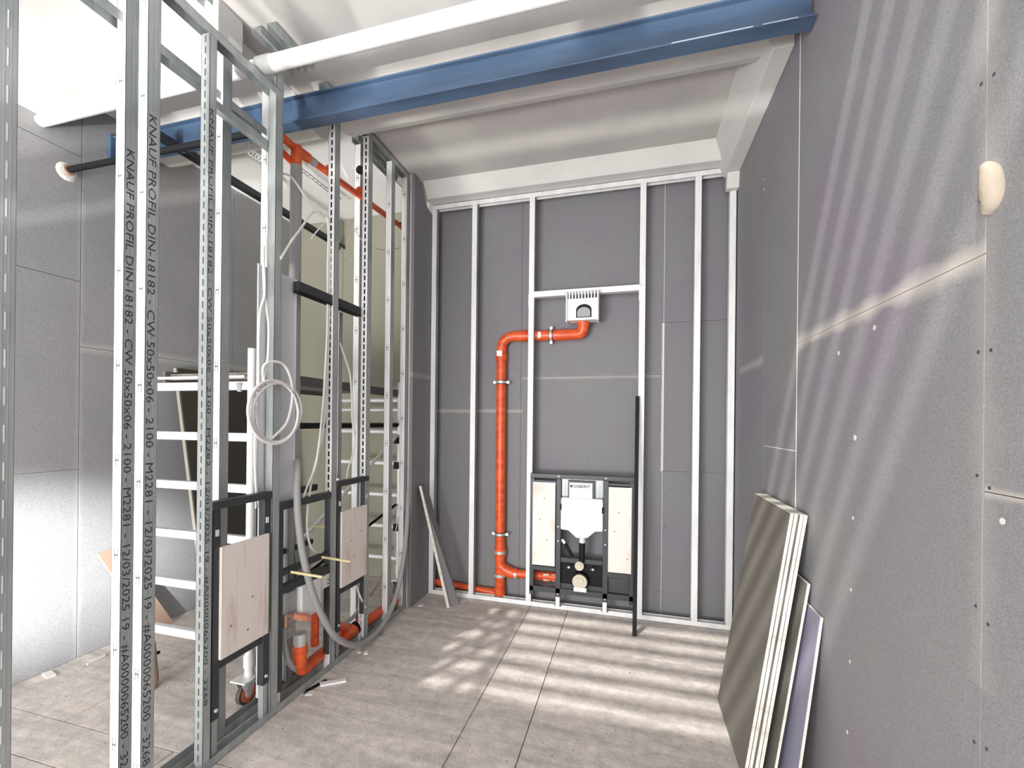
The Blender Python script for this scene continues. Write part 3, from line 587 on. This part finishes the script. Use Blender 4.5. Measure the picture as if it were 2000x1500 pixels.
# ================================================================ BACK WALL FRAME
YS = 3.71
def bstud(label, x0, w=.048):
    t = .0016; o = thing('wall_stud', label, 'stud', (x0+w/2, YS+.025, .04), 'studs of the back wall frame')
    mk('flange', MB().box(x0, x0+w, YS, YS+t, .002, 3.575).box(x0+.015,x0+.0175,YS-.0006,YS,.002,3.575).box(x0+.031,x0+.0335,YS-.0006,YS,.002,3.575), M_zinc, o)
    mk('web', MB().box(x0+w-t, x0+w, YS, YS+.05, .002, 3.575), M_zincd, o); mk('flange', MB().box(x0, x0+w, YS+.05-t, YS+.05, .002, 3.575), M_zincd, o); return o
bstud('first stud of the back frame, in the left corner', -1.795); bstud('back frame stud left of the tall orange pipe', -1.40)
bstud('back frame stud right of the tall orange pipe, crossed in front of its branch', -.868); bstud('back frame stud beside the black bar, right of the toilet frame', .06)
bstud('back frame stud next to last before the right wall', .478); bstud('last stud of the back frame, in the right corner', .728)
track('floor track under the back wall studs', -1.79, XR-.003, YS-.002, YS+.052, .001, axis='x', m=M_zinc)
track('top track over the back wall studs', -1.79, XR-.003, YS-.002, YS+.052, 3.600, upw=False, axis='x', m=M_zinc, name='top_track')
tr = thing('transom', 'pale horizontal cross rail between two back studs, carrying the white drain box', 'rail', (-.38, YS, 2.69))
pa = at(1040,580,1,YS-.01); 
mk('rail_face', MB().box(-.835,.066,YS-.012,YS-.0105,2.682,2.735), M_alu, tr); mk('rail_flange', MB().box(-.835,.066,YS-.012,YS+.03,2.733,2.735), M_zinc, tr); mk('rail_flange', MB().box(-.835,.066,YS-.012,YS+.03,2.682,2.684), M_zinc, tr)
for x in (-.868, .056): mk('fixing_tab', MB().box(x, x+.05, YS-.0125, YS-.001, 2.60, 2.71), M_zinc, tr)
# shower drain box
db = thing('drain_box', 'white perforated outlet box hung under the cross rail, black arched opening', 'box', (-.395, 3.70, 2.46))
y0 = YS-.06
mk('housing', MB().box(-.52,-.275,y0,YS+.06,2.455,2.63), M_white, db, bevel=.004)
mk('side_plate', MB().box(-.532,-.52,y0-.012,YS+.05,2.445,2.70), M_white, db); mk('side_plate', MB().box(-.275,-.263,y0-.012,YS+.05,2.445,2.70), M_white, db)
mb = MB()
for i in range(9): mb.box(-.51+i*.026,-.50+i*.026,y0-.002,YS-.02,2.63,2.70)
mb.box(-.52,-.275,y0-.004,y0,2.695,2.703).box(-.52,-.275,y0-.004,y0,2.628,2.634); mk('top_comb', mb, M_zinc, db)
mb = MB()
for sx in (-.532,-.263):
    for i in range(7): mb.box(sx-.004,sx+.004,y0-.016,y0-.012,2.46+i*.036,2.475+i*.036)
mk('edge_teeth', mb, M_zincd, db)
def arch(x0, x1, z0, z1, n=10):
    r = (x1-x0)/2; pts = [(x0,z0),(x1,z0)]
    for i in range(n+1):
        a = math.pi*i/n; pts.append((x0+r+r*math.cos(a), z1-r*.75+r*.75*math.sin(a)))
    return pts
mk('opening', MB().prism([(x,y0-.003,z) for x,z in arch(-.447,-.320,2.475,2.585)], (0,.004,0)), M_black, db)
mk('dome', MB().prism([(x,y0-.008,z) for x,z in arch(-.437,-.330,2.480,2.560)], (0,.004,0)), M_grey, db)
# orange pipe run
op = thing('waste_pipe', 'tall orange waste pipe on the back wall, from the white box down to the floor', 'pipe', (-1.13, 3.79, 0))
YP = 3.795; R = .046
ppe(op, rounded([(-.395,3.74,2.46),(-.40,3.76,2.36),(-.60,YP,2.365),(-1.137,YP,2.375),(-1.128,YP,.0)], .13, 9), R, n=24)
for a_, b_, r in (((-.395,3.74,2.475),(-.397,3.745,2.42),.053),((-.90,YP,2.371),(-.98,YP,2.372),.051),((-1.137,YP,2.22),(-1.137,YP,2.15),.052),((-1.128,YP,.38),(-1.128,YP,.46),.054),((-1.128,YP,.03),(-1.128,YP,.10),.053),((-.57,YP,2.365),(-.64,YP,2.365),.051)): ppe(op, [a_, b_], r, name='socket', n=24)
ppe(op, [(-1.128,YP,.41),(-1.128,YP,.435)], .0555, M_silver, 'metal_band', 24); ppe(op, [(-1.128,YP,.20),(-1.128,YP,.225)], .0545, M_silver, 'metal_band', 24)
ppe(op, [(-1.128,YP,.0),(-1.128,YP,.035)], .054, M_grey, 'floor_sleeve', 24)
for z in (.9, 1.3, 1.75):                                   # printed rings
    pass
br = [(-1.128,YP,.235),(-.99,YP,.24),(-.55,3.77,.255),(-.44,3.74,.285)]
ppe(op, [(-1.128,YP,.30),(-1.09,YP,.27),(-1.0,YP,.235)], .05, name='tee_branch', n=24); ppe(op, br, .038, name='branch_run', n=20)
for x in (-1.02,-.72,-.50): ppe(op, [(x,YP-.004,.24),(x+.06,YP-.004,.243)], .044, name='socket', n=20)
ppe(op, [(-.99,YP-.004,.238),(-.965,YP-.004,.239)], .0455, M_silver, 'metal_band', 20)
mk('sticker', MB().box(-.645,-.60,YP-.050,YP-.047,.225,.28), M_white, op, bevel=.002); mk('sticker', MB().box(-.72,-.67,YP-.050,YP-.047,.222,.28), M_silver, op); mk('sticker', MB().box(-.50,-.46,YP-.062,YP-.058,.235,.285), M_white, op)
mk('sticker', MB().box(-1.165,-1.115,YP-.055,YP-.052,2.19,2.24), M_silver, op); mk('sticker', MB().box(-.79,-.765,YP-.048,YP-.045,2.34,2.39), M_silver, op)
ppe(op, [(-1.775,YP,.085),(-1.40,YP,.065),(-1.15,YP,.045)], .027, name='low_run', n=18); ppe(op, [(-1.26,YP,.053),(-1.18,YP,.047)], .033, name='socket'); ppe(op, [(-1.74,YP,.083),(-1.66,YP,.079)], .032, name='socket')
def clamp(label, c, ax_, r=.05):
    o = thing('pipe_clamp', label, 'clamp', tuple(c), 'pipe clamps on the back wall'); c = Vector(c); a = Vector((.011,0,0)) if ax_ == 'x' else Vector((0,0,.011))
    mk('clamp_ring', MB().tube([c-a, c+a], r+.003, 24), M_silver, o); mk('rubber_liner', MB().tube([c-a*1.5, c+a*1.5], r+.001, 24), M_black, o)
    s = Vector((0,0,1)) if ax_ == 'x' else Vector((1,0,0))
    for g in (-1, 1):
        e = c+s*g*(r+.014); t_ = mk('clamp_ear', MB().box(e.x-.013,e.x+.013,e.y-.012,e.y+.012,e.z-.013,e.z+.013), M_alu, o, bevel=.003)
    return o
clamp('pipe clamp on the level run of orange pipe under the white box', (-.68,YP,2.366), 'x'); clamp('upper pipe clamp on the tall orange pipe', (-1.133,YP,1.958), 'z'); clamp('lower pipe clamp on the tall orange pipe', (-1.129,YP,.585), 'z')

# ================================================================ TOILET FRAME
tf = thing('toilet_frame', 'black toilet mounting frame with white cistern between two pale plywood strips', 'frame', (-.39, 3.68, .04))
yf = 3.66
def fb(name, x0, x1, z0, z1, m=M_anthr, y0=yf, y1=yf+.04, bev=.003, p=tf, label=None): return mk(name, MB().box(x0, x1, y0, y1, z0, z1), m, p, label, bevel=bev)
fb('top_bar', -.825, .038, 1.125, 1.163)
for x0, x1 in ((-.825,-.788),(-.600,-.558),(-.210,-.168),(.002,.040)): fb('upright', x0, x1, .125, 1.125)
fb('bottom_bar', -.825, .04, .155, .20); fb('bottom_bar', -.56, -.17, .19, .24, y0=yf+.02, y1=yf+.05)
for z in (1.085,): fb('cross_bar', -.79, -.60, z, z+.022); fb('cross_bar', -.17, .004, z, z+.022)
fb('cross_bar', -.79, -.60, .335, .372); fb('cross_bar', -.17, .004, .335, .372); fb('cross_bar', -.56, -.21, .42, .46, y0=yf+.015); fb('backing_plate', -.56, -.21, .20, .425, y0=yf+.035, y1=yf+.04, m=M_black)
fb('backing_plate', -.17, .0, .20, .335, y0=yf+.036, y1=yf+.039)
for x0, x1, z0, z1, lb in ((-.799,-.605,.385,1.078,'left plywood strip'),(-.166,.018,.383,1.066,'right plywood strip')):
    p_ = mk('plywood_strip', MB().box(x0, x1, yf-.016, yf-.001, z0, z1), M_ply, tf, lb, bevel=.002); kb = MB()
    for i in range(3): x = random.uniform(x0+.03,x1-.03); z = random.uniform(z0+.05,z1-.05); kb.tube([(x,yf-.0165,z),(x,yf-.015,z)], .006, 8)
    mk('screw', kb, M_knot, p_); mk('strip_clip', MB().box(x0, x1, yf-.010, yf, z1, z1+.010), M_alu, tf)
# cistern
cp = [(-.556,.705),(-.49,.70),(-.425,.642),(-.333,.648),(-.270,.705),(-.208,.71),(-.208,.945),(-.212,.975),(-.552,.975),(-.556,.945)]
ci = mk('cistern', MB().prism([(x,yf-.03,z) for x,z in cp], (0,.10,0)), M_white, tf, 'white cistern', bevel=.01)
fb('cistern_back', -.556, -.21, .975, 1.13, m=M_zincd, y0=yf+.02, y1=yf+.03)
fb('cistern_clip', -.562, -.548, .87, .92, m=M_black, y0=yf-.034, y1=yf-.02); fb('cistern_clip', -.218, -.205, .86, .91, m=M_black, y0=yf-.034, y1=yf-.02)
acc = fb('access_box', -.499, -.278, .975, 1.116, y0=yf-.012, y1=yf+.03, m=M_anthr)
sg = fb('label_plate', -.487, -.297, .975, 1.100, m=M_sheet, y0=yf-.018, y1=yf-.012, p=acc, bev=.001)
acc2 = sg
vs, fs = text_mesh('GEBERIT', .034, .140, .0008)
tm = MB().add([(-.455+v.x, yf-.0188+v.z*.2, 1.060+v.y) for v in vs], fs); tm.box(-.480,-.461,yf-.019,yf-.0182,1.061,1.081); mk('printed_name', tm, M_black, tf)
sm = MB().tube([(-.325,yf-.0186,1.01),(-.325,yf-.0181,1.01)], .014, 14); mk('printed_dial', sm, M_silver, tf); mk('printed_picture', MB().box(-.47,-.345,yf-.0186,yf-.0181,.995,1.025), M_silver, tf)
ppe(tf, [(-.378,yf+.01,.65),(-.378,yf+.01,.60)], .026, M_sheet, 'flush_collar'); ppe(tf, [(-.378,yf+.01,.605),(-.381,yf+.01,.44)], .025, M_black, 'flush_pipe')
ppe(tf, [(-.545,yf,.615),(-.52,yf-.004,.585)], .013, M_white, 'hose_nut'); ppe(tf, [(-.525,yf-.002,.592),(-.455,yf-.004,.48)], .014, M_black, 'supply_hose')
ppe(tf, [(-.397,yf+.02,.412),(-.397,yf-.03,.412)], .037, M_beige, 'flush_cap', label='beige cap'); ppe(tf, [(-.397,yf-.03,.412),(-.397,yf-.038,.412)], .018, M_beige, 'cap_centre')
ppe(tf, [(-.392,yf+.03,.284),(-.392,yf-.035,.284)], .060, M_beige, 'outlet_cap', n=28, label='large beige cap'); ppe(tf, [(-.392,yf-.035,.284),(-.392,yf-.042,.284)], .035, M_beige, 'cap_centre', n=24)
ppe(tf, [(-.392,yf+.03,.284),(-.392,yf-.02,.284)], .070, M_black, 'outlet_ring', n=28)
fb('paper_tag', -.44, -.335, .205, .24, m=M_white, y0=yf-.04, y1=yf-.038, bev=0)
for x in (-.50,-.305): ppe(tf, [(x,yf+.03,.375),(x+.025,yf-.09,.415)], .009, M_silver, 'threaded_rod', 10)
for x in (-.580,-.190):
    f = fb('foot', x-.017, x+.017, .045, .135, m=M_zinc, y0=yf+.005, y1=yf+.035); fb('foot_plate', x-.03, x+.03, .041, .047, m=M_zinc, y0=yf-.0, y1=yf+.06, p=tf)
    for z in (1.145,.15,.72,.60): ppe(tf, [(x,yf+.001,z),(x,yf-.005,z)], .006, M_alu, 'bolt_head', 8)
# bar, strip, boards
bb = MB().prism([(.030,3.405,0),(.062,3.405,0),(.068,3.665,1.82),(.038,3.665,1.82)], (0,.03,0)); tag(mk('black_bar', bb, M_black, bevel=.002), 'long black bar leaning upright against the back frame', 'bar')
o = thing('leaning_strip', 'narrow grey board strip leaning in the left back corner', 'board', (-1.6, 3.5, 0))
s0, s1, s2, s3 = at(818,950,0,-1.77), at(833,948,0,-1.785), Vector((-1.435,3.56,0.0)), Vector((-1.505,3.47,0.0))
nrm = (s1-s0).cross(s3-s0).normalized()*.012
if nrm.x < 0: nrm = -nrm
mk('board_face', MB().prism([s0,s1,s2,s3], nrm*.6), M_ret, o); mk('board_core', MB().prism([s0+Vector((.004,-.006,.002)), s0+Vector((.012,-.001,.002)), s3+Vector((.016,.002,.0)), s3+Vector((.004,-.006,0))], nrm), M_edge, o, 'white cut edge')
# stack of boards on the right
def lean_board(label, yn, yfar, xb, xt, h, th, m, core=True, tilt=0):
    """board leaning on the right wall: foot at x=xb, head at x=xt,z=h; near edge at yn"""
    o = thing('leaning_board', label, 'board', (xb, (yn+yfar)/2, 0), 'boards leaning on the right wall')
    d = Vector((xt-xb, 0, h)).normalized(); n_ = Vector((h, 0, -(xt-xb))).normalized()
    A = Vector((xb, yn, 0)); B = Vector((xb, yfar, 0)); T1 = Vector((xt, yfar+tilt, h)); T0 = Vector((xt, yn+tilt, h))
    A.z = B.z = th*.25
    mk('board_core', MB().prism([A,B,T1,T0], n_*th), M_edge, o, 'pale gypsum edge')
    e = .0012; mk('board_paper', MB().prism([A+Vector((0,.002,.0)),B-Vector((0,.002,0)),T1-Vector((0,.002,.002)),T0+Vector((0,.002,-.002))], -n_*e), m, o)
    return o
names = ['front board of the leaning stack, dark olive face towards the room', 'second board of the leaning stack, white edge', 'third board of the leaning stack, white edge', 'rearmost full height board of the leaning stack']
for i, nm in enumerate(names):
    lean_board(nm, 2.17-i*.012+(.01 if i % 2 else 0), 2.76, .505+i*.0155, .715+i*.0150, 1.195, .0125, M_oliveb, tilt=.10 if i == 0 else .095)
lean_board('shorter board with beige edge standing behind the leaning stack', 2.12, 2.70, .60, .762, .90, .010, M_oliveb, tilt=.08)
lean_board('violet grey board nearest the wall behind the leaning stack', 2.03, 2.60, .655, .772, .80, .010, M_purple, tilt=.06)

# ================================================================ SMALL THINGS
def scrap(label, poly, h=.006, m=M_white, cat='scrap', name='plastic_scrap'):
    return tag(mk(name, MB().prism([(p.x, p.y, .0005) for p in poly][::-1], (0,0,h)), m), label, cat)
scrap('long white plastic strip on the floor beside the track', [at(624,1336,2,0),at(676,1328,2,0),at(676,1333,2,0),at(626,1342,2,0)], .012)
scrap('curled white plastic scrap on the floor left of the white strip', [at(596,1359,2,0),at(606,1351,2,0),at(616,1352,2,0),at(610,1358,2,0)], .006)
scrap('small white chip on the floor below the hose loop, left one', [at(697,1272,2,0),at(704,1271,2,0),at(705,1275,2,0),at(698,1277,2,0)], .008)
scrap('small white chip on the floor below the hose loop, right one', [at(710,1275,2,0),at(719,1272,2,0),at(718,1278,2,0),at(711,1279,2,0)], .008)
scrap('white chip on the floor at the foot of the boarded return', [at(815,1182,2,0),at(826,1180,2,0),at(826,1184,2,0),at(817,1185,2,0)], .006)
scrap('pale crumpled scrap on the left room floor near the wall', [at(82,1318,2,0),at(100,1313,2,0),at(110,1320,2,0),at(92,1327,2,0)], .012, M_edge)
scrap('thin pale lath on the left room floor', [at(168,1297,2,0),at(205,1280,2,0),at(207,1283,2,0),at(172,1300,2,0)], .008, M_edge, 'lath', 'wood_lath')
scrap('dark strip of sealing tape beside the front floor track', [at(592,1356,2,0),at(640,1331,2,0),at(636,1327,2,0),at(598,1348,2,0)], .004, M_black, 'tape', 'tape_scrap')
# lump of plaster on the right wall
pts = [at(1925,325,0,XR-.004), at(1936,340,0,XR-.006), at(1940,368,0,XR-.006), at(1938,392,0,XR-.006), at(1928,415,0,XR-.004)]
tag(mk('plaster_lump', MB().tube(curve(pts), [.012+.012*math.sin(math.pi*i/24) for i in range(25)], 10), M_plaster), 'curved lump of beige plaster stuck high on the right wall', 'plaster')
